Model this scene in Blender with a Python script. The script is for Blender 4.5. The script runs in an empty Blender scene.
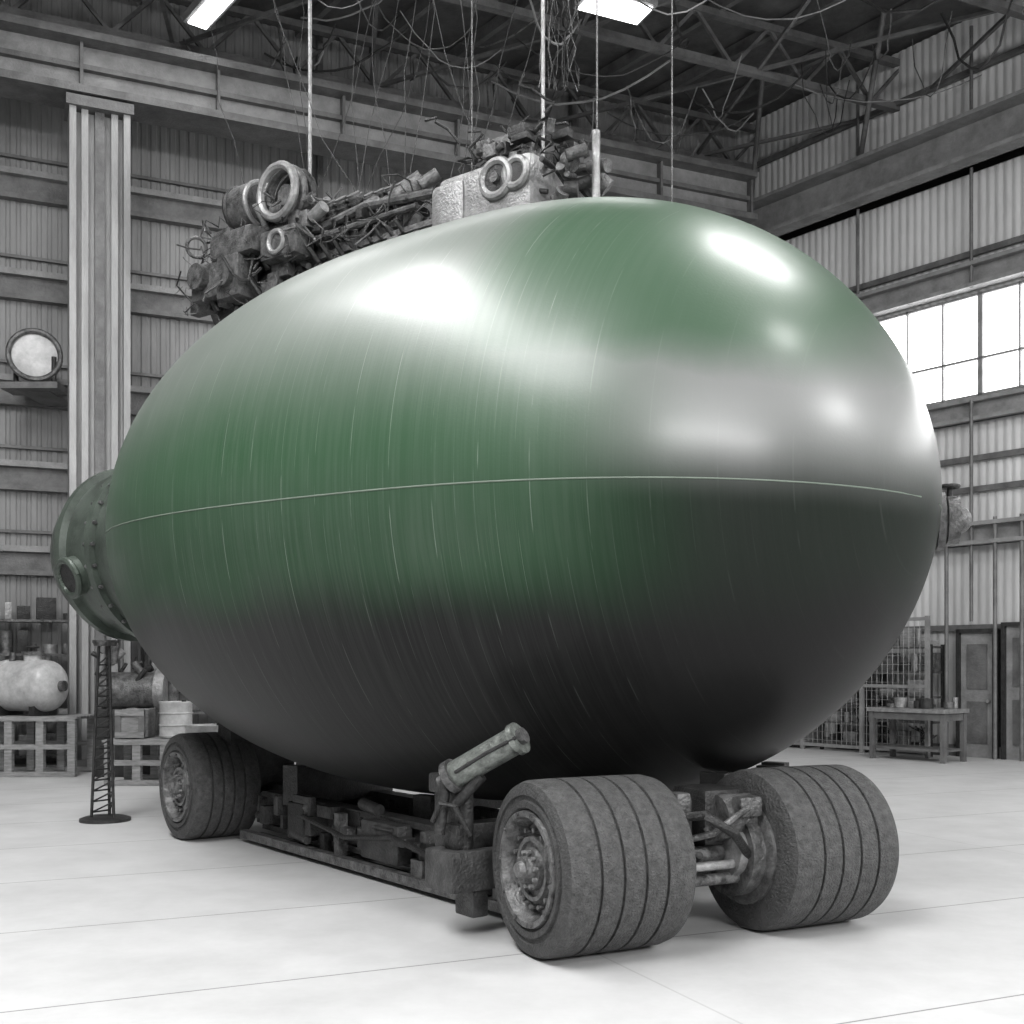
import bpy, bmesh, math, random
from mathutils import Vector, Matrix, Quaternion
random.seed(7)
sc = bpy.context.scene
sc.view_settings.view_transform = 'Standard'
F=1150.0; HY=664.0; CH=1.65

# ------------------------------------------------------------ materials
def newmat(name):
    m=bpy.data.materials.new(name); m.use_nodes=True
    nt=m.node_tree; b=nt.nodes['Principled BSDF']
    return m,nt,b
def mat(name,c,rough=0.6,metal=0.0,var=0.25,scale=6.0,bump=0.0,bscale=40.0,c2=None,stretch=(1,1,1)):
    m,nt,b=newmat(name)
    if not isinstance(c,(tuple,list)): c=(c,c,c)
    if c2 is None: c2=tuple(x*(1-var) for x in c)
    elif not isinstance(c2,(tuple,list)): c2=(c2,c2,c2)
    tc=nt.nodes.new('ShaderNodeTexCoord'); mp=nt.nodes.new('ShaderNodeMapping'); mp.inputs['Scale'].default_value=stretch
    nt.links.new(tc.outputs['Object'],mp.inputs[0])
    n=nt.nodes.new('ShaderNodeTexNoise'); n.inputs['Scale'].default_value=scale; n.inputs['Detail'].default_value=8; n.inputs['Roughness'].default_value=0.7
    nt.links.new(mp.outputs[0],n.inputs['Vector'])
    r=nt.nodes.new('ShaderNodeValToRGB'); r.color_ramp.elements[0].position=0.35; r.color_ramp.elements[1].position=0.65
    r.color_ramp.elements[0].color=(*c2,1); r.color_ramp.elements[1].color=(*c,1)
    nt.links.new(n.outputs[0],r.inputs[0]); nt.links.new(r.outputs[0],b.inputs['Base Color'])
    b.inputs['Roughness'].default_value=rough; b.inputs['Metallic'].default_value=metal
    if bump>0:
        n2=nt.nodes.new('ShaderNodeTexNoise'); n2.inputs['Scale'].default_value=bscale; n2.inputs['Detail'].default_value=5
        nt.links.new(mp.outputs[0],n2.inputs['Vector'])
        bp=nt.nodes.new('ShaderNodeBump'); bp.inputs['Strength'].default_value=bump; bp.inputs['Distance'].default_value=0.02
        nt.links.new(n2.outputs[0],bp.inputs['Height']); nt.links.new(bp.outputs[0],b.inputs['Normal'])
    return m
def emit(name,c,s):
    m,nt,b=newmat(name); b.inputs['Base Color'].default_value=(*c,1)
    b.inputs['Emission Color'].default_value=(*c,1); b.inputs['Emission Strength'].default_value=s
    return m
M_siding=mat('siding_paint',0.29,0.6,0,0.35,1.2,0.3,30,stretch=(1,1,0.25))
M_sidingR=mat('siding_light',0.60,0.6,0,0.25,1.2,0.3,30,stretch=(1,1,0.25))
M_steel=mat('grey_girder_steel',0.17,0.55,0.2,0.5,3,0.4,30)
M_steelL=mat('pale_girder_steel',0.29,0.55,0.1,0.4,3,0.4,30)
M_col=mat('column_paint',0.38,0.5,0.1,0.5,2,0.4,30,stretch=(1,1,0.2))
M_dark=mat('dark_iron',0.05,0.45,0.4,0.6,12,0.5,60)
M_mid=mat('grimy_machine_metal',0.18,0.42,0.4,0.8,10,0.6,50)
M_light=mat('cast_aluminium',0.36,0.4,0.4,0.5,8,0.5,40)
M_ceil=mat('roof_deck',0.12,0.8,0,0.5,2,0.3,20)
M_wood=mat('grey_timber',0.32,0.8,0,0.5,5,0.5,30,stretch=(1,1,6))
M_white=mat('white_enamel',0.55,0.35,0,0.4,5)
M_rubber=mat('worn_rubber',0.090,0.62,0,0.6,22,1.0,75)
M_wall=mat('tyre_sidewall_rubber',0.062,0.6,0,0.5,16,0.9,60)
M_rim=mat('rim_metal',0.22,0.42,0.4,0.8,14,0.5,60)
M_frame=mat('chassis_iron',0.10,0.5,0.4,0.6,8,0.5,50)
M_act=mat('actuator_steel',(0.28,0.30,0.28),0.35,0.4,0.7,14,0.4,60)
M_neck=mat('neck_paint',(0.085,0.105,0.088),0.36,0.15,0.6,3,0.1,40)
M_glass=emit('daylit_window_glass',(1,1,1),5.0)
M_lamp=emit('lamp_diffuser',(1,1,1),6.0)

def mth(nt,op,a,bv=None,c=None):
    n=nt.nodes.new('ShaderNodeMath'); n.operation=op
    for i,v in enumerate((a,bv,c)):
        if v is None: continue
        if isinstance(v,(int,float)): n.inputs[i].default_value=v
        else: nt.links.new(v,n.inputs[i])
    return n.outputs[0]
# floor
M_floor,nt,b=newmat('pale_concrete_floor')
tc=nt.nodes.new('ShaderNodeTexCoord'); sep=nt.nodes.new('ShaderNodeSeparateXYZ')
mp=nt.nodes.new('ShaderNodeMapping'); mp.inputs['Rotation'].default_value=(0,0,math.radians(-24))
nt.links.new(tc.outputs['Object'],mp.inputs[0]); nt.links.new(mp.outputs[0],sep.inputs[0])
lines=None
for ax,per,off,am in ((0,5.0,1.9,0.3),(1,1.75,0.30,0.9)):
    v=mth(nt,'ADD',sep.outputs[ax],off+300)
    v=mth(nt,'MODULO',v,per); v=mth(nt,'LESS_THAN',v,0.014); v=mth(nt,'MULTIPLY',v,am)
    lines=v if lines is None else mth(nt,'MAXIMUM',lines,v)
n=nt.nodes.new('ShaderNodeTexNoise'); n.inputs['Scale'].default_value=1.3; n.inputs['Detail'].default_value=10; n.inputs['Roughness'].default_value=0.7
nt.links.new(tc.outputs['Object'],n.inputs['Vector'])
r=nt.nodes.new('ShaderNodeValToRGB'); r.color_ramp.elements[0].position=0.3; r.color_ramp.elements[1].position=0.65
r.color_ramp.elements[0].color=(0.43,0.43,0.43,1); r.color_ramp.elements[1].color=(0.53,0.53,0.53,1)
nt.links.new(n.outputs[0],r.inputs[0])
mx=nt.nodes.new('ShaderNodeMixRGB'); mx.inputs[2].default_value=(0.16,0.16,0.16,1)
nt.links.new(lines,mx.inputs[0]); nt.links.new(r.outputs[0],mx.inputs[1]); nt.links.new(mx.outputs[0],b.inputs['Base Color'])
b.inputs['Roughness'].default_value=0.55

# tank paint, reflected tones mixed into its colour (object coords: x = towards blunt nose, z = up, centre = origin)
M_tank,nt,b=newmat('green_tank_paint')
tc=nt.nodes.new('ShaderNodeTexCoord'); sep=nt.nodes.new('ShaderNodeSeparateXYZ'); nt.links.new(tc.outputs['Object'],sep.inputs[0])
X,Y,Z=sep.outputs
def mrange(v,a,bb,c,d):
    m=nt.nodes.new('ShaderNodeMapRange'); m.interpolation_type='SMOOTHSTEP'
    nt.links.new(v,m.inputs[0]); m.inputs[1].default_value=a; m.inputs[2].default_value=bb; m.inputs[3].default_value=c; m.inputs[4].default_value=d
    return m.outputs[0]
def mixc(fac,c1,c2):
    n=nt.nodes.new('ShaderNodeMixRGB'); nt.links.new(fac,n.inputs[0])
    for i,c in ((1,c1),(2,c2)):
        if isinstance(c,tuple): n.inputs[i].default_value=(*c,1)
        else: nt.links.new(c,n.inputs[i])
    return n.outputs[0]
n=nt.nodes.new('ShaderNodeTexNoise'); n.inputs['Scale'].default_value=0.9; n.inputs['Detail'].default_value=6
nt.links.new(tc.outputs['Object'],n.inputs['Vector'])
nz=mth(nt,'MULTIPLY',mth(nt,'SUBTRACT',n.outputs[0],0.5),0.4)
zz=mth(nt,'ADD',Z,nz); xx=mth(nt,'ADD',X,nz); z2=mth(nt,'ADD',Z,mth(nt,'MULTIPLY',nz,0.4))
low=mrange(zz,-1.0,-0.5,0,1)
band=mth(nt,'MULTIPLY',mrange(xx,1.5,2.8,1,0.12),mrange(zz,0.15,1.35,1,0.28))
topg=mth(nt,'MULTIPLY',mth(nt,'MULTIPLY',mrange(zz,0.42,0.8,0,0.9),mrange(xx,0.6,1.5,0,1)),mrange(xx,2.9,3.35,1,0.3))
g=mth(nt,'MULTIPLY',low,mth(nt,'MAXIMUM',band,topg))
lo=mixc(mrange(xx,-2.5,0.8,0,1),(0.045,0.045,0.045),(0.012,0.012,0.012))  # dark grey lower coat; near-black towards nose imitates a dark reflection
hi=mixc(mrange(xx,1.0,2.6,0,1),(0.17,0.18,0.17),(0.19,0.19,0.19))  # pale grey paints in highlight spread and bright reflections on upper shell
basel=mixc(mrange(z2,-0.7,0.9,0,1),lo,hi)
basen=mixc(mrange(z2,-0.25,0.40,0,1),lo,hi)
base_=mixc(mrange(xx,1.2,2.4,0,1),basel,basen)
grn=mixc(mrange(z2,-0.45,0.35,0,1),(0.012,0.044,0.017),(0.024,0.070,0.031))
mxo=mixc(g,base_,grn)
n3=nt.nodes.new('ShaderNodeTexNoise'); n3.inputs['Scale'].default_value=2.5; n3.inputs['Detail'].default_value=3
nt.links.new(tc.outputs['Object'],n3.inputs['Vector'])
w=mth(nt,'LESS_THAN',mth(nt,'MODULO',mth(nt,'ADD',X,20.0),0.31),0.006)
w=mth(nt,'MULTIPLY',w,mrange(n3.outputs[0],0.46,0.62,0,0.24))
wB=mth(nt,'LESS_THAN',mth(nt,'MODULO',mth(nt,'ADD',X,20.1),0.127),0.004)
wB=mth(nt,'MULTIPLY',wB,mrange(n3.outputs[0],0.38,0.55,0.14,0.02))
w=mth(nt,'MAXIMUM',w,wB)
def streak(sx,a,bb,amt,sy=1.2):
    mp=nt.nodes.new('ShaderNodeMapping'); mp.inputs['Scale'].default_value=(sx,sy,sy)
    nt.links.new(tc.outputs['Object'],mp.inputs[0])
    n4=nt.nodes.new('ShaderNodeTexNoise'); n4.inputs['Scale'].default_value=1.0; n4.inputs['Detail'].default_value=5
    nt.links.new(mp.outputs[0],n4.inputs['Vector'])
    return mrange(n4.outputs[0],a,bb,0,amt)
w=mth(nt,'MAXIMUM',w,mth(nt,'MAXIMUM',streak(28,0.4,0.75,0.045),streak(90,0.45,0.7,0.04,0.5))); w=mth(nt,'MULTIPLY',w,mrange(X,1.2,2.6,1,0.12))
w=mth(nt,'MULTIPLY',w,mrange(zz,-1.2,-0.2,0.4,1))
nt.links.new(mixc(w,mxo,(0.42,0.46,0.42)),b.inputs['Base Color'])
b.inputs['Roughness'].default_value=0.43
gloss=mixc(mrange(xx,1.2,2.4,0,1),mrange(z2,-0.9,-0.2,0.18,1),mrange(z2,-0.25,0.2,0.15,1))
nt.links.new(mth(nt,'MULTIPLY',gloss,0.65),b.inputs['Specular IOR Level'])
nt.links.new(mth(nt,'MULTIPLY',gloss,0.4),b.inputs['Coat Weight']); b.inputs['Coat Roughness'].default_value=0.25
n5=nt.nodes.new('ShaderNodeTexNoise'); n5.inputs['Scale'].default_value=60; n5.inputs['Detail'].default_value=6
nt.links.new(tc.outputs['Object'],n5.inputs['Vector'])
bp=nt.nodes.new('ShaderNodeBump'); bp.inputs['Strength'].default_value=0.06; bp.inputs['Distance'].default_value=0.01
nt.links.new(n5.outputs[0],bp.inputs['Height']); nt.links.new(bp.outputs[0],b.inputs['Normal'])
M_seam=mat('seam_weld',(0.17,0.21,0.17),0.6)

# ------------------------------------------------------------ mesh builder
class MB:
    def __init__(s): s.bm=bmesh.new(); s.mats=[]
    def mi(s,m):
        if m not in s.mats: s.mats.append(m)
        return s.mats.index(m)
    def box(s,c,size,m,rot=None,bev=0.0):
        g=bmesh.ops.create_cube(s.bm,size=1.0)
        M=Matrix.Translation(Vector(c))@(rot.to_4x4() if rot is not None else Matrix.Identity(4))@Matrix.Diagonal((*size,1))
        bmesh.ops.transform(s.bm,matrix=M,verts=g['verts'])
        fs={f for v in g['verts'] for f in v.link_faces}; i=s.mi(m)
        if bev>0:
            es={e for v in g['verts'] for e in v.link_edges}
            r=bmesh.ops.bevel(s.bm,geom=list(es),offset=bev,segments=2,affect='EDGES',profile=0.6)
            fs={f for f in fs if f.is_valid}|set(r['faces'])|{f for v in r['verts'] for f in v.link_faces}
        for f in fs: f.material_index=i
    def lathe(s,prof,o,axis,m,seg=48,mats=None,smooth=True):
        o=Vector(o); ax=Vector(axis).normalized()
        q=Vector((0,0,1)).rotation_difference(ax)
        rings=[]
        for (h,r) in prof:
            if r<1e-5: rings.append([s.bm.verts.new(o+q@Vector((0,0,h)))])
            else: rings.append([s.bm.verts.new(o+q@Vector((r*math.cos(2*math.pi*k/seg),r*math.sin(2*math.pi*k/seg),h))) for k in range(seg)])
        for j in range(len(rings)-1):
            A,B=rings[j],rings[j+1]; mm=s.mi(mats[j] if mats else m)
            if len(A)==1 and len(B)==1: continue
            for k in range(seg):
                k2=(k+1)%seg
                if len(A)==1: vs=(A[0],B[k2],B[k])
                elif len(B)==1: vs=(A[k],A[k2],B[0])
                else: vs=(A[k],A[k2],B[k2],B[k])
                f=s.bm.faces.new(vs); f.material_index=mm; f.smooth=smooth
    def cyl(s,p1,p2,r,m,r2=None,seg=16):
        p1=Vector(p1);p2=Vector(p2);L=(p2-p1).length
        if r2 is None:r2=r
        s.lathe([(0,0),(0,r),(L,r2),(L,0)],p1,p2-p1,m,seg)
    def tube(s,pts,r,m,seg=8):
        pts=[Vector(p) for p in pts]; rings=[]; mm=s.mi(m)
        for i,p in enumerate(pts):
            d=(pts[min(i+1,len(pts)-1)]-pts[max(i-1,0)]).normalized()
            q=Vector((0,0,1)).rotation_difference(d)
            rings.append([s.bm.verts.new(p+q@Vector((r*math.cos(2*math.pi*k/seg),r*math.sin(2*math.pi*k/seg),0))) for k in range(seg)])
        for A,B in zip(rings,rings[1:]):
            for k in range(seg):
                f=s.bm.faces.new((A[k],A[(k+1)%seg],B[(k+1)%seg],B[k])); f.material_index=mm; f.smooth=True
        for R in (rings[0],rings[-1]):
            f=s.bm.faces.new(R); f.material_index=mm
    def torus(s,c,axis,R,r,m,seg=32,a0=0,a1=2*math.pi):
        q=Vector((0,0,1)).rotation_difference(Vector(axis).normalized())
        pts=[Vector(c)+q@Vector((R*math.cos(a0+(a1-a0)*k/seg),R*math.sin(a0+(a1-a0)*k/seg),0)) for k in range(seg+1)]
        s.tube(pts,r,m)
    def ball(s,c,r,m,sc_=(1,1,1)):
        g=bmesh.ops.create_uvsphere(s.bm,u_segments=20,v_segments=12,radius=r)
        bmesh.ops.transform(s.bm,matrix=Matrix.Translation(Vector(c))@Matrix.Diagonal((*sc_,1)),verts=g['verts'])
        i=s.mi(m)
        for f in {f for v in g['verts'] for f in v.link_faces}: f.material_index=i; f.smooth=True
    def done(s,name,parent=None,mw=None):
        bmesh.ops.recalc_face_normals(s.bm,faces=s.bm.faces)
        me=bpy.data.meshes.new(name); s.bm.to_mesh(me); s.bm.free()
        for m in s.mats: me.materials.append(m)
        ob=bpy.data.objects.new(name,me); sc.collection.objects.link(ob)
        try: me.set_sharp_from_angle(angle=math.radians(38))
        except Exception: pass
        if mw is not None: ob.matrix_world=mw
        if parent: ob.parent=parent
        return ob
def empty(name,loc=(0,0,0)):
    e=bpy.data.objects.new(name,None); sc.collection.objects.link(e); e.location=(0,0,0); return e
def rz(a): return Matrix.Rotation(a,3,'Z')
def px(x,Y): return (x-512)/F*Y

# ------------------------------------------------------------ camera
cd=bpy.data.cameras.new('camera'); cam=bpy.data.objects.new('camera',cd); sc.collection.objects.link(cam)
cam.location=(0,0,CH); cam.rotation_euler=(math.radians(90),0,0)
cd.sensor_width=36; cd.lens=F/1024*36; cd.shift_y=(HY-512)/1024; cd.clip_end=300
sc.camera=cam

# ------------------------------------------------------------ room
K=Vector((4.83,24.9,0)); H=13.2
wr=Vector((8.8-4.83,19.8-24.9,0)).normalized()
wb=Vector((-8.46-4.83,19.0-24.9,0)).normalized()
def nin(w,inside):
    n=Vector((-w.y,w.x,0)); 
    return n if n.dot(inside)>0 else -n
nr=nin(wr,Vector((-1,-.2,0))); nb=nin(wb,Vector((0,-1,0)))
f=MB(); 
f.box((0,12,-0.1),(80,76,0.2),M_floor); f.done('floor')
cm=MB(); cm.box((0,12,H+0.15),(80,76,0.1),M_ceil); cm.done('ceiling')

def W(base,w,nn,k,off,z): return base+w*k+nn*off+Vector((0,0,z))
def corr(mb,base,w,nn,k0,k1,z0,z1,m,per=0.16,dep=0.03):
    k=k0; prof=[]
    while k<k1:
        for dk,o in ((0,0),(0.25,0),(0.4,dep),(0.85,dep)):
            kk=k+dk*per
            if kk<=k1: prof.append((kk,o))
        k+=per
    prof.append((k1,0))
    mi=mb.mi(m); pv=None
    for kk,o in prof:
        a=mb.bm.verts.new(W(base,w,nn,kk,o,z0)); c=mb.bm.verts.new(W(base,w,nn,kk,o,z1))
        if pv: 
            fc=mb.bm.faces.new((pv[0],a,c,pv[1])); fc.material_index=mi
        pv=(a,c)
def wbox(mb,base,w,nn,k0,k1,o0,o1,z0,z1,m):
    c=W(base,w,nn,(k0+k1)/2,(o0+o1)/2,(z0+z1)/2)
    mb.box(c,(abs(k1-k0),abs(o1-o0),abs(z1-z0)),m,rz(math.atan2(w.y,w.x)))
mb=MB(); corr(mb,K,wb,nb,0,34,0,H,M_siding,0.16,0.020); wbox(mb,K,wb,nb,-0.2,34,-0.25,-0.02,0,H,M_siding); mb.done('wall_back')
mb=MB()
for i,z in enumerate((3.4,4.8,6.2,7.95,9.6)):
    wbox(mb,K,wb,nb,0,34,0.04,0.20,z-0.28,z-0.2,M_steel); wbox(mb,K,wb,nb,0,34,0.04,0.12,z-0.2,z+0.1,M_steel); wbox(mb,K,wb,nb,0,34,0.04,0.25,z+0.1,z+0.2,M_steelL)
    wbox(mb,K,wb,nb,0,34,0.04,0.1,z+0.42,z+0.47,M_steel)
for k in (4,9.2,19.5,25):
    wbox(mb,K,wb,nb,k-0.05,k+0.05,0.04,0.2,0,H,M_steel)
wbox(mb,K,wb,nb,0,34,0.04,0.12,0,0.35,M_steel)
mb.done('trim_1')
nv=23; wk0=3.5; wk1=wk0+nv*.73; wz0,wz1=6.4,8.25
mb=MB()
corr(mb,K,wr,nr,0,34,0,wz0,M_sidingR,.16,.016); corr(mb,K,wr,nr,0,34,wz1,H,M_sidingR,.16,.016)
corr(mb,K,wr,nr,0,wk0,wz0,wz1,M_sidingR); corr(mb,K,wr,nr,wk1,34,wz0,wz1,M_sidingR)
mb.done('wall_right')
mb=MB()
wbox(mb,K,wr,nr,wk0,wk1,-0.06,-0.03,wz0,wz1,M_glass)
for i in range(nv+1):
    k=wk0+(wk1-wk0)*i/nv; t=0.09 if i%3==0 else 0.03
    wbox(mb,K,wr,nr,k-t/2,k+t/2,-0.03,0.04,wz0,wz1,M_steelL)
for z in (wz0+0.03,wz0+0.68,wz1-0.03): wbox(mb,K,wr,nr,wk0,wk1,-0.03,0.04,z-0.02,z+0.02,M_steelL)
mb.done('window_1')
mb=MB()
def girt(z0,z1,off=0.3,k0=0,k1=34):
    wbox(mb,K,wr,nr,k0,k1,0.04,off,z1-0.07,z1,M_steelL); wbox(mb,K,wr,nr,k0,k1,0.04,off,z0,z0+0.07,M_steelL); wbox(mb,K,wr,nr,k0,k1,0.04,off*0.5,z0,z1,M_steelL)
girt(8.3,8.75,0.3); girt(5.95,6.35,0.25); girt(3.75,4.15,0.35)
girt(10.4,11.2,0.7)
for z in (12.2,4.75,5.3,2.3,8.95): wbox(mb,K,wr,nr,0,34,0.04,0.12,z-0.05,z+0.05,M_steel)
for k in (3.3,9.0,13.0):
    mb.cyl(W(K,wr,nr,k,0.25,0 if k!=3.3 else 8.7),W(K,wr,nr,k,0.25,12.9),0.03,M_steel)
mb.cyl(W(K,wr,nr,5.65,0.25,2.4),W(K,wr,nr,5.65,0.25,6.3),0.03,M_steel); mb.cyl(W(K,wr,nr,5.65,0.25,8.3),W(K,wr,nr,5.65,0.25,12.9),0.03,M_steel)
for k in (5.2,6.12,6.6): mb.cyl(W(K,wr,nr,k,0.3,0),W(K,wr,nr,k,0.3,4.2),0.035,M_steel)
wbox(mb,K,wr,nr,0,34,0.04,0.12,0,0.2,M_steel)
for k in (0.6,3.3,7,11): 
    mb.cyl(W(K,wr,nr,k,0.2,11.3),W(K,wr,nr,k+1.5,1.6,13.1),0.05,M_steel)
mb.done('trim_2')
mb=MB(); 
o=1.5; ks=0.75
wbox(mb,K,wb,nb,ks,34,o-0.35,o+0.35,11.35,11.47,M_steel)
wbox(mb,K,wb,nb,ks,34,o-0.05,o+0.05,10.6,11.35,M_steelL)
wbox(mb,K,wb,nb,ks,34,o-0.35,o+0.35,10.5,10.62,M_steel)
wbox(mb,K,wb,nb,ks,34,o+0.02,o+0.16,10.95,11.03,M_steel)
for i in range(16):
    k=ks+i*2.1; wbox(mb,K,wb,nb,k,k+0.05,o-0.2,o+0.2,10.6,11.35,M_steel)
wbox(mb,K,wb,nb,ks,34,o-0.1,o+0.1,11.47,11.6,M_steel)
mb.done('crane_girder')
cx=(100-512)/F*18.0; C0=Vector((cx,18.0,0)); ang=math.atan2(wb.y,wb.x); R3=rz(ang)
kk=(C0-K).dot(wb); C0=K+wb*kk+nb*o
mb=MB()
for sgn in (-1,1):
    mb.box(C0+wb*0.40*sgn+Vector((0,0,5.15)),(0.10,0.55,10.3),M_col,R3)
    mb.box(C0+wb*0.22*sgn+nb*0.16+Vector((0,0,5.15)),(0.10,0.1,10.3),M_col,R3)
mb.box(C0+Vector((0,0,5.15)),(0.8,0.12,10.3),M_col,R3)
mb.box(C0+nb*0.1+Vector((0,0,5.15)),(0.14,0.18,10.3),M_steel,R3)
mb.box(C0+Vector((0,0,10.38)),(1.0,0.66,0.16),M_steel,R3)
mb.box(C0+Vector((0,0,0.08)),(0.98,0.65,0.16),M_steel,R3)
mb.done('steel_column')
mb=MB()
def beam(p,q,w,h,m):
    p=Vector(p);q=Vector(q);d=q-p;L=d.length
    rot=d.to_track_quat('X','Z').to_matrix()
    mb.box((p+q)/2,(L,w,h),m,rot)
for i in range(20):
    p=K+wb*(1.4*i-3)+nb*0.1; 
    beam(p+Vector((0,0,H-0.05)),p+wr*30+Vector((0,0,H-0.05)),0.1,0.22,M_steel)
for j in range(7):
    p=K+wr*(0.6+3.4*j); z0,z1=12.15,13.0
    a=p-wb*4; bq=p+wb*30
    beam(a+Vector((0,0,z0)),bq+Vector((0,0,z0)),0.14,0.12,M_steel)
    beam(a+Vector((0,0,z1)),bq+Vector((0,0,z1)),0.14,0.12,M_steel)
    n_=22
    for i in range(n_):
        s0=a.lerp(bq,i/n_); s1=a.lerp(bq,(i+.5)/n_); s2=a.lerp(bq,(i+1)/n_)
        beam(s0+Vector((0,0,z0)),s1+Vector((0,0,z1)),0.06,0.06,M_steel); beam(s1+Vector((0,0,z1)),s2+Vector((0,0,z0)),0.06,0.06,M_steel)
for i in range(8):
    p=K+wb*(3.5*i-2); beam(p+wr*0.6+Vector((0,0,12.2)),p+wb*3.4+wr*7.4+Vector((0,0,12.2)),0.06,0.06,M_steel)
    beam(p+wb*3.4+wr*0.6+Vector((0,0,12.2)),p+wr*7.4+Vector((0,0,12.2)),0.06,0.06,M_steel)
rc=random.Random(55)
for i in range(70):   # service cables strung under the trusses
    p=K+wb*rc.uniform(1,13)+wr*rc.uniform(1,9)+Vector((0,0,12.1)); q=p+wb*rc.uniform(-2.5,2.5)+wr*rc.uniform(-2,2); sag=rc.uniform(.2,1.2)
    mb.tube([p.lerp(q,t/8)+Vector((0,0,-sag*4*(t/8)*(1-t/8)))+Vector((rc.uniform(-.04,.04),rc.uniform(-.04,.04),0)) for t in range(9)],rc.choice((.010,.014,.020)),rc.choice((M_mid,M_steelL,M_dark)),5)
mb.done('roof_truss_and_cables')

def lamp(x,y,rot,lx,ly,power=None):
    m=MB(); R=rz(rot)
    m.box((x,y,12.0),(lx+0.12,ly+0.12,0.14),M_steelL,R); m.box((x,y,11.92),(lx,ly,0.04),M_lamp,R)
    for sx in (-1,1):
        p=Vector((x,y,0))+R@Vector((lx*0.4*sx,0,0)); m.cyl(p+Vector((0,0,12.05)),p+Vector((0,0,H+0.1)),0.02,M_steel)
    return m.done('ceiling_lamp')
th=math.atan2(wb.y,wb.x)
lamp(1.62,18.0,th,1.05,0.5); lamp(-4.45,17.7,math.atan2(wr.y,wr.x),2.0,0.3)

# ------------------------------------------------------------ tank
TC=Vector((-0.04,9.371,2.812)); PH=0.943
d2=Vector((-math.sin(PH),math.cos(PH),0)); a2=Vector((math.cos(PH),math.sin(PH),0))
RT=2.313; BF=3.39; LR=4.139; UE=3.86
def rprof(u):
    if u<0: return RT*max(0,1-(abs(u)/BF)**2.759)**0.568
    return RT*max(0,1-(u/LR)**2.513)**0.547
lx=-d2; lz=Vector((0,0,1)); ly=lz.cross(lx)
TM=Matrix((( lx.x,ly.x,0,TC.x),(lx.y,ly.y,0,TC.y),(0,0,1,TC.z),(0,0,0,1)))
tank=bpy.data.objects.new('egg_shaped_storage_tank',None); sc.collection.objects.link(tank); tank.matrix_world=TM
prof=[]
N=80
for i in range(N+1):
    al=math.pi*0.5*(1-i/N); u=-BF*math.sin(al); prof.append((-u,rprof(u) if i>0 else 0))
for i in range(1,N+1):
    u=UE*math.sin(math.pi*0.5*i/N); prof.append((-u,rprof(u)))
SQ=0.975
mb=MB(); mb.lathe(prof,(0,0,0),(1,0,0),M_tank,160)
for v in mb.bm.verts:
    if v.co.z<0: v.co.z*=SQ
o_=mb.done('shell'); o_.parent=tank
rn=rprof(UE)
mb=MB()
np_=[(-3.60,.9),(-3.64,1.04),(-3.70,1.05),(-3.78,1.0),(-3.95,.97),(-4.28,.92),(-4.30,.97),(-4.38,.97),(-4.41,.91),(-4.85,.86),(-4.88,.92),(-4.96,.92),(-4.99,.86),(-5.16,.82),(-5.35,.72),(-5.5,.56),(-5.6,.36),(-5.65,.15),(-5.66,0)]
mb.lathe(np_,(0,0,0),(1,0,0),M_neck,72)
for k in range(28):
    t=2*math.pi*k/28; mb.cyl((-4.26,.945*math.cos(t),.945*math.sin(t)),(-4.42,.945*math.cos(t),.945*math.sin(t)),0.02,M_mid,seg=6)
pd=Vector((-0.12,-1,-0.34)).normalized()
pc=Vector((-4.62,0,0.0))
mb.cyl(pc+pd*0.6,pc+pd*.96,0.2,M_neck,seg=28); mb.torus(pc+pd*.96,pd,0.18,0.035,M_neck); mb.cyl(pc+pd*.94,pc+pd*.965,0.15,M_dark,seg=24)
o_=mb.done('neck_and_cap'); o_.parent=tank
def seamz(x): return -0.076-0.010*x
mb=MB()
for sg in (1,-1):
    pts=[]
    for i in range(140):
        x=3.37-(3.37+3.70)*i/139; z=seamz(x); r=rprof(-x); q=r*r-(z/SQ)**2
        if q<=0: continue
        pts.append((x,sg*math.sqrt(q),z))
    mb.tube([ (p[0],p[1]*1.0005,p[2]) for p in pts],0.005,M_seam,6)
o_=mb.done('equator_seam'); o_.parent=tank
mb=MB()
pd=Vector((0.93,0.37,0)).normalized(); b0=Vector((3.12,0.84,-0.14))
mb.cyl(b0-pd*.1,b0+pd*.15,0.14,M_mid,seg=24); mb.cyl(b0+pd*.05,b0+pd*.10,0.21,M_mid,seg=28); mb.cyl(b0+pd*.12,b0+pd*.20,0.17,M_mid,seg=28); mb.ball(b0+pd*.19,0.10,M_mid)
mb.cyl(b0+pd*.14,b0+pd*.14+Vector((0,0,.24)),.02,M_dark); mb.torus(b0+pd*.14+Vector((0,0,.24)),(0,0,1),.06,.015,M_dark)
o_=mb.done('nose_valve'); o_.parent=tank

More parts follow.
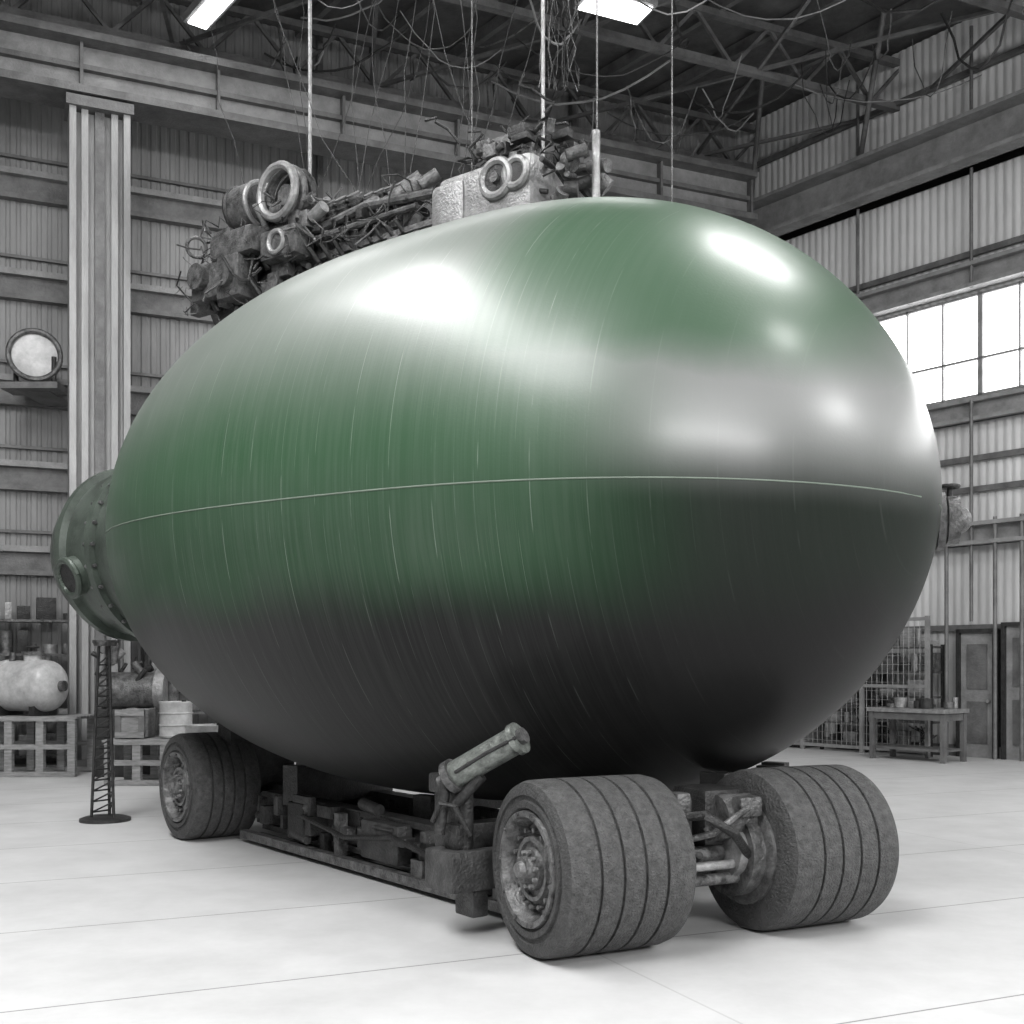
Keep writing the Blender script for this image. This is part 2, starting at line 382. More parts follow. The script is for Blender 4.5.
# ------------------------------------------------------------ trailer
TH=math.radians(37)
d=Vector((-math.sin(TH),math.cos(TH),0)); a=Vector((math.cos(TH),math.sin(TH),0)); O=Vector((0.07,6.5,0))
RTm=Matrix((( a.x,d.x,0),(a.y,d.y,0),(0,0,1)))
def T(s,t,z): return O+a*s+d*t+Vector((0,0,z))
TF=math.radians(26.5); df=Vector((-math.sin(TF),math.cos(TF),0)); af=Vector((math.cos(TF),math.sin(TF),0)); OF=Vector((0.08,6.44,0))
RFm=Matrix((( af.x,df.x,0),(af.y,df.y,0),(0,0,1)))
def TFf(s,t,z): return OF+af*s+df*t+Vector((0,0,z))
trailer=empty('tank_trailer')
def wheel(name,o,a_,w,Rw,side):
    m=MB(); sc_=Rw/0.5
    ax=a_ if side==-1 else -a_
    P=[(-.06,0),(-.06,.04),(-.03,.05),(-.03,.07),(0.02,.08),(0.02,.115),(0.05,.12),(0.05,.15),(0.03,.155),(0.03,.18),(0.08,.19),(0.10,.24),(0.10,.26),(0.04,.275),(0.01,.285),(-.01,.295),(-.01,.325),(0.02,.33)]
    P=[(h,r*sc_) for h,r in P]
    mats=[M_rim]*(len(P)-1)
    Q=[(0.0,.345),(-.005,.38),(0.012,.385),(0.012,.41),(0.0,.415),(.005,.45),(.02,.482),(.055,.497)]
    P+=[(h,r*sc_) for h,r in Q]; mats+=[M_wall]*(len(Q)-1)+[M_rubber]
    nr_=5; x0=.055; x1=w-.08
    for i in range(1,nr_):
        x=x0+(x1-x0)*i/nr_
        P+=[(x-.010,Rw),(x-.007,Rw-.016),(x+.007,Rw-.016),(x+.010,Rw)]; mats+=[M_rubber]+[M_wall]*3
    P+=[(x1,Rw*0.995),(w-.03,Rw*.97),(w-.01,Rw*.9),(w,Rw*.8),(w,Rw*.64),(w-.06,Rw*.6),(w-.1,Rw*.4),(w-.1,0)]; mats+=[M_rubber]*2+[M_wall]*3+[M_rim]*3
    m.lathe(P,o,ax,M_rubber,120,mats)
    q=Vector((0,0,1)).rotation_difference(ax)
    for k in range(14):
        t_=2*math.pi*k/14+.1; c=o+q@Vector((.218*sc_*math.cos(t_),.218*sc_*math.sin(t_),0.03)); m.cyl(c,c+ax*0.08,0.014,M_rim,seg=6)
    for k in range(10):
        t_=2*math.pi*k/10; c=o+q@Vector((.098*sc_*math.cos(t_),.098*sc_*math.sin(t_),-0.005)); m.cyl(c,c+ax*0.05,0.012,M_light,seg=6)
    for k in range(10):
        t_=2*math.pi*k/10+.2; c=o+q@Vector((.31*sc_*math.cos(t_),.31*sc_*math.sin(t_),-0.022)); m.cyl(c,c+ax*0.03,0.010,M_mid,seg=6)
    m.lathe([(w-.12,0.33*sc_),(w+.02,.33*sc_),(w+.03,.3*sc_),(w+.03,.24*sc_),(w+.1,.22*sc_),(w+.12,.15*sc_),(w+.16,.13*sc_),(w+.16,0)],o,ax,M_mid,40)
    return m.done(name,trailer)
wheel('wheel_front_near',TFf(0,0,.5),af,0.84,0.5,-1)
wheel('wheel_front_far',TFf(2.34,0,.5),af,0.84,0.5,1)
wheel('wheel_rear_near',T(0,5.35,.5),a,0.66,0.5,-1)
wheel('wheel_rear_far',T(2.1,5.35,.5),a,0.66,0.5,1)
m=MB()
def tb(s0,s1,t0,t1,z0,z1,mt,bev=0.0): m.box(T((s0+s1)/2,(t0+t1)/2,(z0+z1)/2),(abs(s1-s0),abs(t1-t0),abs(z1-z0)),mt,RTm,bev)
for s in (0.62,1.42):
    t0,t1=0.75,4.8
    tb(s,s+.16,t0,t1,0.42,0.47,M_frame); tb(s+.05,s+.11,t0,t1,.16,.42,M_frame); tb(s,s+.16,t0,t1,.12,.17,M_frame)
    for i in range(9):
        t=t0+.1+i*.5; tb(s-.01,s+.17,t,t+.05,.17,.42,M_mid)
for s in (.44,1.7):
    tb(s,s+.08,0.55,4.9,.04,.11,M_rim); 
tb(.50,.64,.65,4.85,.05,.08,M_frame)
for i in range(5): tb(.5,1.75,.9+i*.9,1.0+i*.9,.2,.36,M_frame)
tb(.46,.66,1.0,1.55,.12,.44,M_frame,.02); tb(.50,.64,2.2,2.75,.14,.44,M_frame,.02); tb(.48,.64,3.7,4.0,.14,.46,M_dark,.02)
tb(.46,.62,.7,.95,.1,.5,M_mid,.02)
for t in (1.1,1.27,1.44): m.cyl(T(.46,t,.3),T(.42,t,.3),.05,M_mid)
for t in (1.8,3.1): tb(.50,.58,t,t+.08,.1,.44,M_mid)
m.tube([T(.45,1.0,.4),T(.42,1.6,.3),T(.46,2.2,.36),T(.44,2.9,.28),T(.48,3.7,.36)],.022,M_dark)
tb(.95,1.4,-.2,1.1,.34,.5,M_frame,.02); tb(.85,1.4,4.4,5.9,.36,.5,M_frame,.02)
m.cyl(TFf(.8,-.02,.5),TFf(1.6,-.02,.5),.05,M_rim); m.cyl(TFf(.8,-.1,.36),TFf(1.6,-.1,.36),.035,M_rim); m.cyl(TFf(.8,-.14,.45),TFf(1.6,-.14,.45),.028,M_light)
m.cyl(T(.55,5.35,.5),T(1.6,5.35,.5),.06,M_rim)
m.cyl(TFf(.85,0,.5),TFf(.96,0,.5),.2,M_mid,seg=24); m.cyl(TFf(1.38,0,.5),TFf(1.52,0,.5),.27,M_mid,seg=28); m.cyl(TFf(1.32,-.06,.52),TFf(1.40,-.06,.52),.16,M_light,seg=24)
m.ball(TFf(1.2,.35,.5),.26,M_dark); m.cyl(TFf(1.26,-.05,.72),TFf(1.5,-.05,.72),.14,M_mid,seg=20)
m.box(TFf(.98,.1,.68),(.24,.3,.36),M_dark,RFm,.03); m.box(TFf(1.33,.12,.72),(.3,.35,.34),M_dark,RFm,.03)
m.box(TFf(.93,-.14,.82),(.1,.12,.16),M_mid,RFm,.02); m.box(TFf(1.38,-.2,.80),(.16,.1,.12),M_mid,RFm,.02)
m.tube([TFf(.9,-.15,.75),TFf(1.0,-.3,.78),TFf(1.2,-.32,.66),TFf(1.4,-.2,.5)],.028,M_dark)
m.tube([TFf(.95,-.1,.6),TFf(1.1,-.25,.66),TFf(1.35,-.25,.8)],.02,M_mid)
rq=random.Random(8)
for i in range(14):
    p=TFf(rq.uniform(.95,1.5),rq.uniform(-.15,.3),rq.uniform(.4,.85)); m.cyl(p,p+Vector((rq.uniform(-.12,.12),rq.uniform(-.05,.1),rq.uniform(-.12,.06))),rq.uniform(.02,.05),rq.choice((M_mid,M_dark,M_light)))
for i in range(26):   # hoses, brackets and fittings along the near side rail
    t=rq.uniform(.8,4.6); p=T(rq.uniform(.48,.66),t,rq.uniform(.14,.5))
    if rq.random()<.5: m.box(p,(rq.uniform(.05,.12),rq.uniform(.06,.3),rq.uniform(.05,.18)),rq.choice((M_mid,M_frame,M_dark)),RTm,.008)
    else: m.cyl(p,p+d*rq.uniform(.1,.35)+Vector((0,0,rq.uniform(-.05,.05))),rq.uniform(.015,.05),rq.choice((M_mid,M_frame,M_dark)))
o_=m.done('chassis',trailer)
m=MB()
for (u,lw,z0) in ((-2.1,0.55,0.47),(-1.0,.6,.42),(.4,.6,.42),(1.9,.6,.42),(3.0,.4,.42)):
    for i in range(12):
        l0=-lw+2*lw*i/12; l1=l0+2*lw/12+.002; lc=(l0+l1)/2
        r0=max(rprof(u-.1),rprof(u+.1)); z1=TC.z-SQ*math.sqrt(r0*r0-min(abs(l0),abs(l1))**2)-.004
        if z1<=z0+.01: continue
        c=TC+d2*u+a2*lc; c.z=(z0+z1)/2
        m.box(c,(abs(l1-l0),.18,z1-z0),M_dark,rz(PH))
o_=m.done('cradle',trailer)
m=MB()
p1=Vector((-0.34,6.98,0.98)); p2=Vector((0.02,6.80,1.20))
ax=(p2-p1).normalized()
m.cyl(p1,p2,.085,M_act,seg=28)
m.cyl(p2,p2+ax*.035,.10,M_act,seg=28); m.cyl(p1-ax*.05,p1,.105,M_mid,seg=28); m.cyl(p1-ax*.12,p1,.045,M_rim)
m.cyl(p2+ax*.03,p2+ax*.07,.05,M_mid)
m.tube([p1+Vector((0,-.1,.02)),p1.lerp(p2,.5)+Vector((0,-.1,.03)),p2+Vector((0,-.1,.02))],.012,M_dark)
m.box((-.36,7.12,.72),(.14,.24,.42),M_dark,RTm,.02); m.box((-.40,7.1,.92),(.18,.16,.12),M_dark,RTm,.02); m.box((-.22,7.1,.6),(.4,.14,.16),M_dark,RTm,.02)
m.cyl((-.44,6.95,.62),(-.40,6.98,.95),.035,M_dark); m.cyl((-.28,7.0,.45),(-.28,7.0,.9),.045,M_dark); m.cyl((-.34,6.95,.8),(-.18,6.9,.98),.035,M_dark)
m.tube([(-.48,6.95,.7),(-.43,6.88,.82),(-.34,6.86,.8),(-.25,6.9,.62)],.016,M_dark)
m.box((-.25,7.1,.4),(.5,.3,.25),M_frame,RTm,.02); m.box((-.25,7.1,.2),(.12,.2,.2),M_frame,RTm,.02)
o_=m.done('support_jack',trailer)

# ------------------------------------------------------------ lattice stand under the neck
m=MB(); sx,sy=-4.28,12.1
for dx,dy in ((-.09,-.06),(.09,-.06),(0,.1)):
    m.cyl((sx+dx*1.3,sy+dy*1.3,.03),(sx+dx*.6,sy+dy*.6,1.86),.016,M_dark)
for i in range(15):
    z=.1+i*.11; s_=1.3-.7*z/1.9
    pts=[Vector((sx+dx*s_,sy+dy*s_,z+(.11 if j%2 else 0))) for j,(dx,dy) in enumerate(((-.09,-.06),(.09,-.06),(0,.1)))]
    for j in range(3): m.cyl(pts[j],pts[(j+1)%3],.009,M_dark,seg=6)
m.lathe([(0,0),(0,.26),(.03,.26),(.05,.2),(.06,0)],(sx,sy,0),(0,0,1),M_dark,32)
m.lathe([(1.84,0),(1.84,.11),(1.88,.13),(1.90,.13),(1.90,0)],(sx,sy,0),(0,0,1),M_mid,24)
m.done('lattice_support_stand')

# ------------------------------------------------------------ overhead machinery
hoist=empty('overhead_engine_hoist')
A0=Vector((-3.15,14.1,0)); A1=Vector((1.00,10.9,0)); hd=(A1-A0).normalized(); hn=Vector((hd.y,-hd.x,0)); Rh=rz(math.atan2(hd.y,hd.x))
def Hh(k,o,z): return A0+hd*k+hn*o+Vector((0,0,z-.12))
m=MB()
for o_s in (-.3,.3):
    m.box(Hh(1.5,o_s,6.0),(3.6,.08,.12),M_mid,Rh); m.box(Hh(1.5,o_s,6.35),(3.6,.06,.06),M_mid,Rh)
for i in range(12):
    k=-.2+i*.3; m.cyl(Hh(k,.3,6.0),Hh(k+.15,.3,6.35),.02,M_mid,seg=8); m.cyl(Hh(k+.15,.3,6.35),Hh(k+.3,.3,6.0),.02,M_mid,seg=8)
o_=m.done('carriage_frame',hoist)
def engine(name,k0,z0,sc_,seed,nj=40):
    rr=random.Random(seed); m=MB()
    m.box(Hh(k0,0,z0),(1.0*sc_,.6*sc_,.5*sc_),M_mid,Rh,.04)
    m.box(Hh(k0,0,z0-.35*sc_),(.8*sc_,.45*sc_,.25*sc_),M_dark,Rh,.04)
    for i in range(4):
        k=k0-.36*sc_+i*.24*sc_
        for s in (-1,1):
            p=Hh(k,.18*s*sc_,z0+.12+.2*sc_); q=Hh(k,.42*s*sc_,z0+.12+.5*sc_); m.cyl(p,q,.1*sc_,M_mid)
            for j in range(4): c=p.lerp(q,.35+.17*j); m.cyl(c,c+(q-p)*.06,.125*sc_,M_mid,seg=18)
            m.tube([Hh(k,.3*s*sc_,z0+.3*sc_),Hh(k,.55*s*sc_,z0+.28*sc_),Hh(k+.05,.6*s*sc_,z0),Hh(k+.1,.5*s*sc_,z0-.2*sc_)],.035*sc_,M_dark)
    m.cyl(Hh(k0-.62*sc_,0,z0),Hh(k0-.5*sc_,0,z0),.34*sc_,M_mid,seg=32); m.torus(Hh(k0-.64*sc_,0,z0),hd,.28*sc_,.04*sc_,M_dark)
    m.cyl(Hh(k0-.8*sc_,0,z0),Hh(k0-.6*sc_,0,z0),.08*sc_,M_mid)
    for i in range(nj):
        p=Hh(k0+rr.uniform(-.65,.65)*sc_,rr.uniform(-.4,.55)*sc_,z0+rr.uniform(-.6,.6)*sc_)
        t=rr.random()
        if t<.3: m.cyl(p,p+Vector((rr.uniform(-.25,.25),rr.uniform(-.25,.25),rr.uniform(-.2,.25)))*sc_,rr.uniform(.02,.08)*sc_,rr.choice((M_mid,M_dark,M_light)))
        elif t<.65: m.box(p,(rr.uniform(.1,.34)*sc_,rr.uniform(.08,.26)*sc_,rr.uniform(.08,.24)*sc_),rr.choice((M_mid,M_dark,M_mid)),Rh,.012)
        elif t<.78: m.torus(p,Vector((rr.uniform(-1,1),rr.uniform(-1,.2),rr.uniform(-.3,.3))),rr.uniform(.06,.14)*sc_,.02*sc_,rr.choice((M_mid,M_light)),20)
        else:
            q=p+Vector((rr.uniform(-.4,.4),rr.uniform(-.2,.2),rr.uniform(-.3,.1)))*sc_
            mid=(p+q)/2+Vector((0,0,-rr.uniform(.05,.3)*sc_)); m.tube([p,p.lerp(mid,.6)+Vector((0,0,-.05)),mid,q.lerp(mid,.6)+Vector((0,0,-.05)),q],.016*sc_,M_dark,6)
    return m.done(name,hoist)
engine('engine_1',0.28,6.18,1.1,11,70)
engine('engine_2',1.0,6.5,0.9,5,60)
engine('engine_3',1.75,6.4,0.8,9,50)
engine('engine_4',2.45,6.45,0.65,19)
m=MB()
m.box(Hh(.0,.55,6.28),(.62,.35,.42),M_mid,Rh,.05); m.box(Hh(.45,.6,6.62),(.75,.3,.3),M_mid,Rh,.05); m.box(Hh(.4,.6,6.25),(.4,.3,.5),M_mid,Rh,.04); m.box(Hh(1.15,.5,6.5),(.6,.3,.34),M_mid,Rh,.05)
m.cyl(Hh(-.1,.7,6.33),Hh(-.1,.82,6.33),.15,M_mid,seg=24); m.cyl(Hh(.4,.72,6.25),Hh(.4,.82,6.25),.13,M_mid,seg=24); m.torus(Hh(1.15,.66,6.5),hn,.12,.03,M_light)
o_=m.done('gearbox_casings',hoist)
m=MB()
m.cyl(Hh(.2,.35,7.15),Hh(.55,.35,7.15),.28,M_mid,seg=28); m.torus(Hh(.2,.35,7.15),hd,.26,.04,M_dark); m.torus(Hh(.55,.35,7.15),hd,.26,.03,M_light)
for oo,mt in ((.55,M_light),(.42,M_mid),(.28,M_dark)): m.torus(Hh(1.05,oo,7.12),hn,.29,.05,mt)
m.cyl(Hh(1.05,.1,7.12),Hh(1.05,.45,7.12),.12,M_mid)
m.tube([Hh(-.2,0,6.3),Hh(-.4,.1,6.0),Hh(-.55,.2,5.5),Hh(-.65,0,5.0)],.04,M_mid)
for i in range(10):
    k=1.2+i*.2; m.cyl(Hh(k,.3,6.5+.03*i),Hh(k+.16,.2,6.62+.03*i),.07+.03*(i%3),M_mid)
m.tube([Hh(.9,.35,6.75),Hh(1.6,.4,6.62),Hh(2.3,.4,6.7),Hh(3.2,.3,6.65)],.05,M_mid); m.tube([Hh(.9,.3,6.55),Hh(1.9,.45,6.5),Hh(3.0,.35,6.55)],.035,M_mid)
rr=random.Random(77)
for i in range(130):
    k=rr.uniform(-.5,3.1); p=Hh(k,rr.uniform(-.3,.8),rr.uniform(5.8,7.1-.12*max(k,0))); pts=[p]
    for j in range(5): p=p+Vector((rr.uniform(-.18,.18),rr.uniform(-.12,.12),rr.uniform(-.16,.14))); pts.append(p)
    m.tube(pts,rr.choice((.006,.010,.016)),rr.choice((M_dark,M_mid)),6)
o_=m.done('cable_drum',hoist)
rr=random.Random(21)
m=MB(); k=3.85
wz=6.50
m.box(Hh(k+.02,0,wz-.08),(1.2,.7,.66),M_light,Rh,.09); m.box(Hh(k-.42,0,wz-.12),(.45,.78,.6),M_light,Rh,.09)
c=Hh(k+.22,.37,wz+.05); m.torus(c,hn,.17,.045,M_light); m.cyl(c-hn*.1,c+hn*.015,.14,M_dark,seg=28); m.cyl(c,c+hn*.05,.05,M_mid)
c=Hh(k+.46,.37,wz+.05); m.torus(c,hn,.13,.04,M_light); m.cyl(c-hn*.1,c+hn*.015,.1,M_dark,seg=28)
for i in range(50):
    p=Hh(k+rr.uniform(-.15,.75),rr.uniform(-.3,.35),wz+rr.uniform(.26,.5))
    if rr.random()<.5: m.cyl(p,p+Vector((rr.uniform(-.2,.2),rr.uniform(-.2,.2),rr.uniform(-.1,.1))),rr.uniform(.02,.08),rr.choice((M_mid,M_dark,M_mid)))
    else: m.box(p,(rr.uniform(.08,.22),rr.uniform(.1,.2),rr.uniform(.06,.14)),rr.choice((M_mid,M_dark)),Rh,.015)
for i in range(30):
    p=Hh(k+rr.uniform(.68,1.05),rr.uniform(-.2,.35),wz+rr.uniform(-.4,.2)); m.cyl(p,p+Vector((rr.uniform(-.2,.2),rr.uniform(-.2,.2),rr.uniform(-.15,.15))),rr.uniform(.02,.09),rr.choice((M_mid,M_dark)))
m.box(Hh(2.9,0,6.1),(3.0,.12,.14),M_mid,Rh)
for i in range(24):
    p=Hh(k+rr.uniform(-.3,.9),rr.uniform(-.3,.4),wz+rr.uniform(.2,.6)); pts=[p]
    for j in range(5): p=p+Vector((rr.uniform(-.15,.15),rr.uniform(-.1,.1),rr.uniform(-.1,.12))); pts.append(p)
    m.tube(pts,rr.choice((.008,.014)),M_dark,6)
o_=m.done('winch_housing',hoist)
m=MB()
for x,Y,zb,r in ((310,13.3,7.0,.022),(543,11.3,6.4,.02),(597,11.0,6.2,.010),(672,11.0,4.6,.008),(472,11.6,6.6,.008)):
    m.cyl((px(x,Y),Y,zb),(px(x,Y),Y,H+.1),r,M_light if r>.015 else M_mid,seg=8)
m.cyl((px(596,11),11,6.1),(px(596,11),11,6.75),.04,M_light)
for i in range(14):
    x=rr.uniform(540,575); Y=11.5; p=Vector((px(x,Y),Y,H)); pts=[]
    for j in range(30):
        pts.append(p+Vector((rr.uniform(-.06,.06),rr.uniform(-.06,.06),-j*.2))) 
    m.tube(pts,.006,M_mid if i%2 else M_dark,5)
for i in range(18):
    p=Hh(rr.uniform(.3,4.5),rr.uniform(-.2,.3),6.6); q=p+Vector((rr.uniform(-1.5,1.5),rr.uniform(0,2),5.6)); 
    m.tube([p.lerp(q,t/10)+Vector((rr.uniform(-.05,.05)+.5*math.sin(t/10*3.14)*(i%3-1),0,0)) for t in range(11)],.005,M_dark,5)
o_=m.done('suspension_rods',hoist)

# ------------------------------------------------------------ background clutter
P=Vector((px(35,18.2),18.2,0)); zc=CH+(HY-357)/F*18.2; fd=Vector((.35,-1,0)).normalized()
m=MB()
m.lathe([(-.3,0),(-.3,.25),(-.22,.34),(.05,.38),(.09,.41),(.13,.41),(.13,.36),(.10,.34),(.12,.2),(.13,0)],P+Vector((0,0,zc)),fd,M_mid,48,[M_mid]*6+[M_white]*3)
m.torus(P+Vector((0,0,zc))+fd*.12,fd,.38,.045,M_mid,40)
m.box(P+Vector((0,0,zc-.5)),(.9,.5,.1),M_steel); m.box(P+Vector((0,.45,zc-.5)),(.5,1.0,.12),M_steel); m.cyl(P+Vector((-.3,0,zc-.5)),P+Vector((-.3,0,zc)),.04,M_dark);m.cyl(P+Vector((.3,0,zc-.5)),P+Vector((.3,0,zc)),.04,M_dark)
m.done('wall_searchlight')
def pallet(name,cx,cy,w,dp,h):
    m=MB()
    for z in (.04,h*.5,h-.03): 
        m.box((cx,cy-dp/2+.04,z),(w,.08,.07),M_wood); m.box((cx,cy+dp/2-.04,z),(w,.08,.07),M_wood)
    for i in range(4):
        x=cx-w/2+.06+(w-.12)*i/3
        for y in (cy-dp/2+.06,cy+dp/2-.06): m.box((x,y,h/2),(.11,.1,h-.06),M_wood)
    for i in range(7): m.box((cx,cy-dp/2+dp*(i+.5)/7,h-.015),(w+.06,dp/7*.8,.03),M_wood)
    return m.done(name)
Yp=17.2
pallet('wooden_pallet_rack',px(36,Yp),Yp,1.5,.9,.88)
m=MB(); r_=.38; c=Vector((px(26,Yp),Yp,.885+r_+.06)); hx=Vector((.96,-.28,0)).normalized()
pf=[(-.62+.24*(1-math.cos(t)),r_*math.sin(t)) for t in [i*math.pi/16 for i in range(9)]]+[(-.3,r_+.012),(-.26,r_+.012),(-.25,r_),(.25,r_),(.26,r_+.012),(.3,r_+.012)]+[(.38+.24*math.sin(t),r_*math.cos(t)) for t in [i*math.pi/16 for i in range(9)]]
m.lathe(pf,c,hx,M_white,48)
m.cyl(c+Vector((.1,0,r_-.04)),c+Vector((.1,0,r_+.1)),.13,M_white,seg=24); m.cyl(c+Vector((.1,0,r_+.08)),c+Vector((.1,0,r_+.13)),.16,M_mid,seg=24); m.torus(c+Vector((.1,0,r_+.2)),(0,0,1),.08,.018,M_dark); m.cyl(c+Vector((.1,0,r_+.1)),c+Vector((.1,0,r_+.2)),.03,M_dark)
m.cyl(c+Vector((-.2,0,r_-.04)),c+Vector((-.2,0,r_+.12)),.05,M_mid); m.cyl(c+Vector((.32,-.05,r_-.1)),c+Vector((.36,-.05,r_+.08)),.05,M_mid)
m.cyl(c+hx*.6,c+hx*.68,.08,M_mid)
for s in (-.3,.3): m.box(c+hx*s+Vector((0,0,-r_+.03)),(.1,.5,.18),M_dark,rz(math.atan2(hx.y,hx.x)))
m.done('pressure_vessel')
Yq=16.0
pallet('wooden_pallet_rack',px(160,Yq),Yq,1.25,.9,.62)
def crate(cx,cy,z,w,dp,h,name='wooden_crate'):
    m=MB(); m.box((cx,cy,z+h/2),(w-.04,dp-.04,h-.02),M_wood)
    for sx in (-1,1):
        for sy in (-1,1): m.box((cx+sx*(w/2-.04),cy+sy*(dp/2-.03),z+h/2),(.08,.06,h),M_steel)
    for zz in (z+.05,z+h-.05):
        for sy in (-1,1): m.box((cx,cy+sy*(dp/2-.01),zz),(w,.03,.08),M_wood)
    m.done(name)
crate(px(136,Yq),Yq,.63,.4,.55,.4); 
def drum(cx,cy,z,r,h,mt,name='steel_drum'):
    m=MB(); m.lathe([(0,0),(0,r),(.03,r+.01),(.05,r),(h*.33,r),(h*.35,r+.015),(h*.37,r),(h*.66,r),(h*.68,r+.015),(h*.7,r),(h-.04,r),(h-.02,r+.012),(h,r+.01),(h,r-.03),(h-.02,r-.04),(h-.02,0)],(cx,cy,z),(0,0,1),mt,36); m.cyl((cx+r*.5,cy,z+h-.02),(cx+r*.5,cy,z+h+.02),.03,M_dark); m.done(name)
drum(px(176,Yq),Yq,.63,.22,.5,M_white); drum(px(208,14.2),14.2,0,.27,.9,M_white)
m=MB(); c=Vector((px(140,17.0),17.05,0))
m.box(c+Vector((0,0,.5)),(1.2,.6,1.0),M_dark,None,.04); m.cyl(c+Vector((-.5,-.1,1.25)),c+Vector((.3,-.1,1.25)),.28,M_mid,seg=28); m.cyl(c+Vector((.3,-.1,1.25)),c+Vector((.45,-.1,1.25)),.34,M_light,seg=28)
m.cyl(c+Vector((.5,-.1,.9)),c+Vector((.5,-.1,1.9)),.08,M_mid); m.torus(c+Vector((.5,-.1,1.95)),(0,0,1),.18,.03,M_mid)
for i in range(50):
    p=c+Vector((rr.uniform(-.6,.6),rr.uniform(-.3,.1),rr.uniform(.9,2.0))); m.cyl(p,p+Vector((rr.uniform(-.2,.2),0,rr.uniform(-.3,.3))),rr.uniform(.01,.06),rr.choice((M_mid,M_dark,M_light)))
m.done('pump_unit')
def shelf(cx,cy,w,dp,h,n,rot,seed,name='storage_shelf'):
    rr=random.Random(seed); m=MB(); R=rz(rot); c=Vector((cx,cy,0))
    for sx in (-1,1):
        for sy in (-1,1): m.box(c+R@Vector((sx*w/2,sy*dp/2,h/2)),(.06,.06,h),M_dark,R)
    for i in range(n):
        z=.15+(h-.2)*i/(n-1); m.box(c+R@Vector((0,0,z)),(w,dp,.04),M_mid,R)
        x=-w/2+.1
        while x<w/2-.2:
            ww=rr.uniform(.08,.3); hh=rr.uniform(.1,.38)
            t=rr.random()
            if t<.4: m.box(c+R@Vector((x+ww/2,0,z+.02+hh/2)),(ww,dp*.6,hh),rr.choice((M_mid,M_wood,M_dark,M_light)),R,.01)
            elif t<.75: m.cyl(c+R@Vector((x+ww/2,0,z+.02)),c+R@Vector((x+ww/2,0,z+.02+hh)),ww*.45,rr.choice((M_mid,M_light,M_dark)))
            else:
                for j in range(5): 
                    p=c+R@Vector((x+ww/2,0,z+.02)); m.tube([p,p+Vector((rr.uniform(-.12,.12),rr.uniform(-.1,.1),hh*.6)),p+Vector((rr.uniform(-.2,.2),rr.uniform(-.1,.1),hh))],.012,M_dark,5)
            x+=ww+rr.uniform(.02,.1)
    return m.done(name)
def onB(k,o): return W(K,wb,nb,k,o,0)
q=onB(11.2,.45); shelf(q.x,q.y,2.2,.5,2.2,4,th+math.pi,4)
q=onB(14.4,.45); shelf(q.x,q.y,2.2,.5,2.4,5,th+math.pi,15)
tr=math.atan2(wr.y,wr.x)
def onR(k,o,z=0): return W(K,wr,nr,k,o,z)
m=MB(); R=rz(tr)
c=onR(5.35,1.45)
m.box(c+Vector((0,0,.86)),(1.5,.75,.07),M_light,R); m.box(c+Vector((0,0,.76)),(1.4,.65,.12),M_steel,R)
for sx in (-1,1):
    for sy in (-1,1): m.box(c+R@Vector((sx*.68,sy*.3,.42)),(.08,.08,.84),M_steel,R)
m.box(c+Vector((0,0,.2)),(1.35,.6,.04),M_steel,R)
for i in range(12):
    p=c+R@Vector((rr.uniform(-.65,.65),rr.uniform(-.2,.25),.9)); h=rr.uniform(.05,.2); m.cyl(p,p+Vector((0,0,h)),rr.uniform(.04,.12),rr.choice((M_dark,M_mid,M_light)))
m.done('workbench')
m=MB()
for k in (1.2,2.5,3.85,5.2,): m.box(onR(k,.9,1.25),(.07,.07,2.5),M_steelL,R)
for z in (.1,1.25,2.45): wbox(m,K,wr,nr,1.2,5.2,.88,.92,z-.03,z+.03,M_steelL)
k=1.2
while k<5.2: m.cyl(onR(k,.9,.1),onR(k,.9,2.45),.006,M_light,seg=5); k+=.11
z=.2
while z<2.4: m.cyl(onR(1.2,.9,z),onR(5.2,.9,z),.005,M_light,seg=5); z+=.16
m.done('wire_mesh_fence')
q=onR(3.3,.45); shelf(q.x,q.y,1.0,.5,1.7,5,tr,31)
q=onR(4.5,.45); shelf(q.x,q.y,1.2,.4,2.0,5,tr,33)
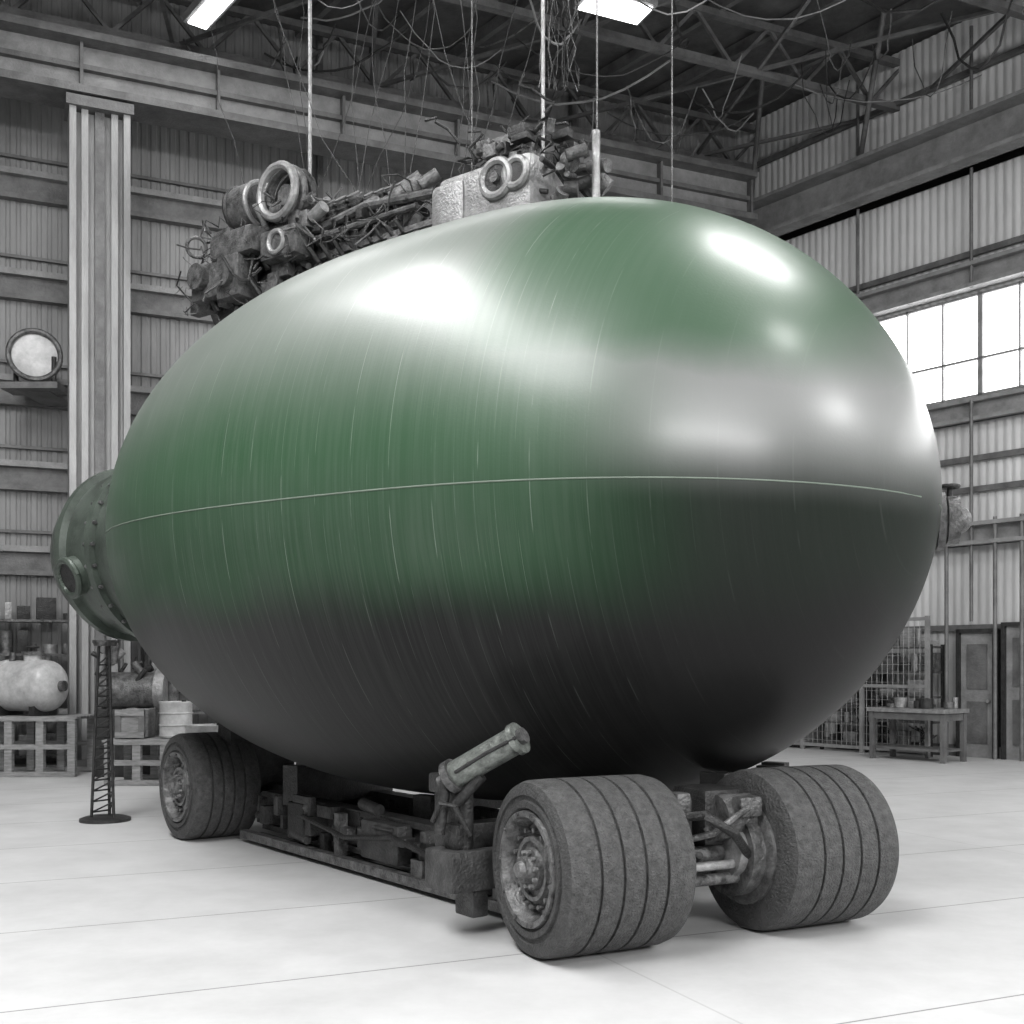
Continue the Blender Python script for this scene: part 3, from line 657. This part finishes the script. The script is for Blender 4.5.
def door(k,w,h,name,mt):
    m=MB()
    wbox(m,K,wr,nr,k,k+w,.05,.16,0,h,mt)
    wbox(m,K,wr,nr,k-.07,k,.05,.22,0,h+.07,M_dark); wbox(m,K,wr,nr,k+w,k+w+.07,.05,.22,0,h+.07,M_dark); wbox(m,K,wr,nr,k-.07,k+w+.07,.05,.22,h,h+.07,M_dark)
    wbox(m,K,wr,nr,k+.12,k+w-.12,.16,.18,h*.55,h-.2,M_steel); wbox(m,K,wr,nr,k+.12,k+w-.12,.16,.18,.25,h*.45,M_steel)
    m.cyl(W(K,wr,nr,k+w-.08,.16,1.0),W(K,wr,nr,k+w-.08,.24,1.0),.03,M_light)
    m.done(name)
door(5.4,.62,2.2,'door_1',M_steelL); door(6.25,.9,2.3,'door_2',M_steelL)
m=MB(); k,w,h=2.0,.8,1.1
wbox(m,K,wr,nr,k-.4,k+.4,.15,.75,.08,h,M_light); wbox(m,K,wr,nr,k-.36,k-.01,.75,.78,.14,h-.06,M_steelL); wbox(m,K,wr,nr,k+.01,k+.36,.75,.78,.14,h-.06,M_steelL)
wbox(m,K,wr,nr,k-.38,k+.38,.18,.7,0,.08,M_dark); m.cyl(W(K,wr,nr,k-.05,.78,.7),W(K,wr,nr,k-.05,.83,.7),.02,M_dark); m.done('tool_cabinet')

# ------------------------------------------------------------ lights
def area(name,loc,sx,sy,power,target=None):
    l=bpy.data.lights.new(name,'AREA'); l.shape='RECTANGLE'; l.size=sx; l.size_y=sy; l.energy=power
    o=bpy.data.objects.new(name,l); sc.collection.objects.link(o); o.location=loc
    if target is not None: o.rotation_euler=(Vector(target)-Vector(loc)).to_track_quat('-Z','Y').to_euler()
    return o
area('skylight_strip',(-5.3,4.5,11.6),2.8,14.0,2000)
area('tank_highlight_fill',(-3.6,-1.0,11.6),3.6,7.0,1100)  # added light to boost the big tank highlight, no actual skylight
area('high_bay_lamp_1',(5.2,10.0,11.6),3.2,2.4,520)
area('high_bay_lamp_2',(8.3,4.6,11.6),1.4,1.2,300)
area('rear_hall_fill',(-2,16.5,11.6),9,1.2,180)  # added overhead fill for the back of the hall, no fixture
area('high_bay_lamp_4',(18.5,1.5,11.6),5,4,2400)
area('front_wall_window_daylight',(9,-10,9),13,2.0,2800,(9,0,8.0))
wd=bpy.data.worlds.new('hangar_daylight'); sc.world=wd; wd.use_nodes=True
wd.node_tree.nodes['Background'].inputs[0].default_value=(1,1,1,1); wd.node_tree.nodes['Background'].inputs[1].default_value=0.43
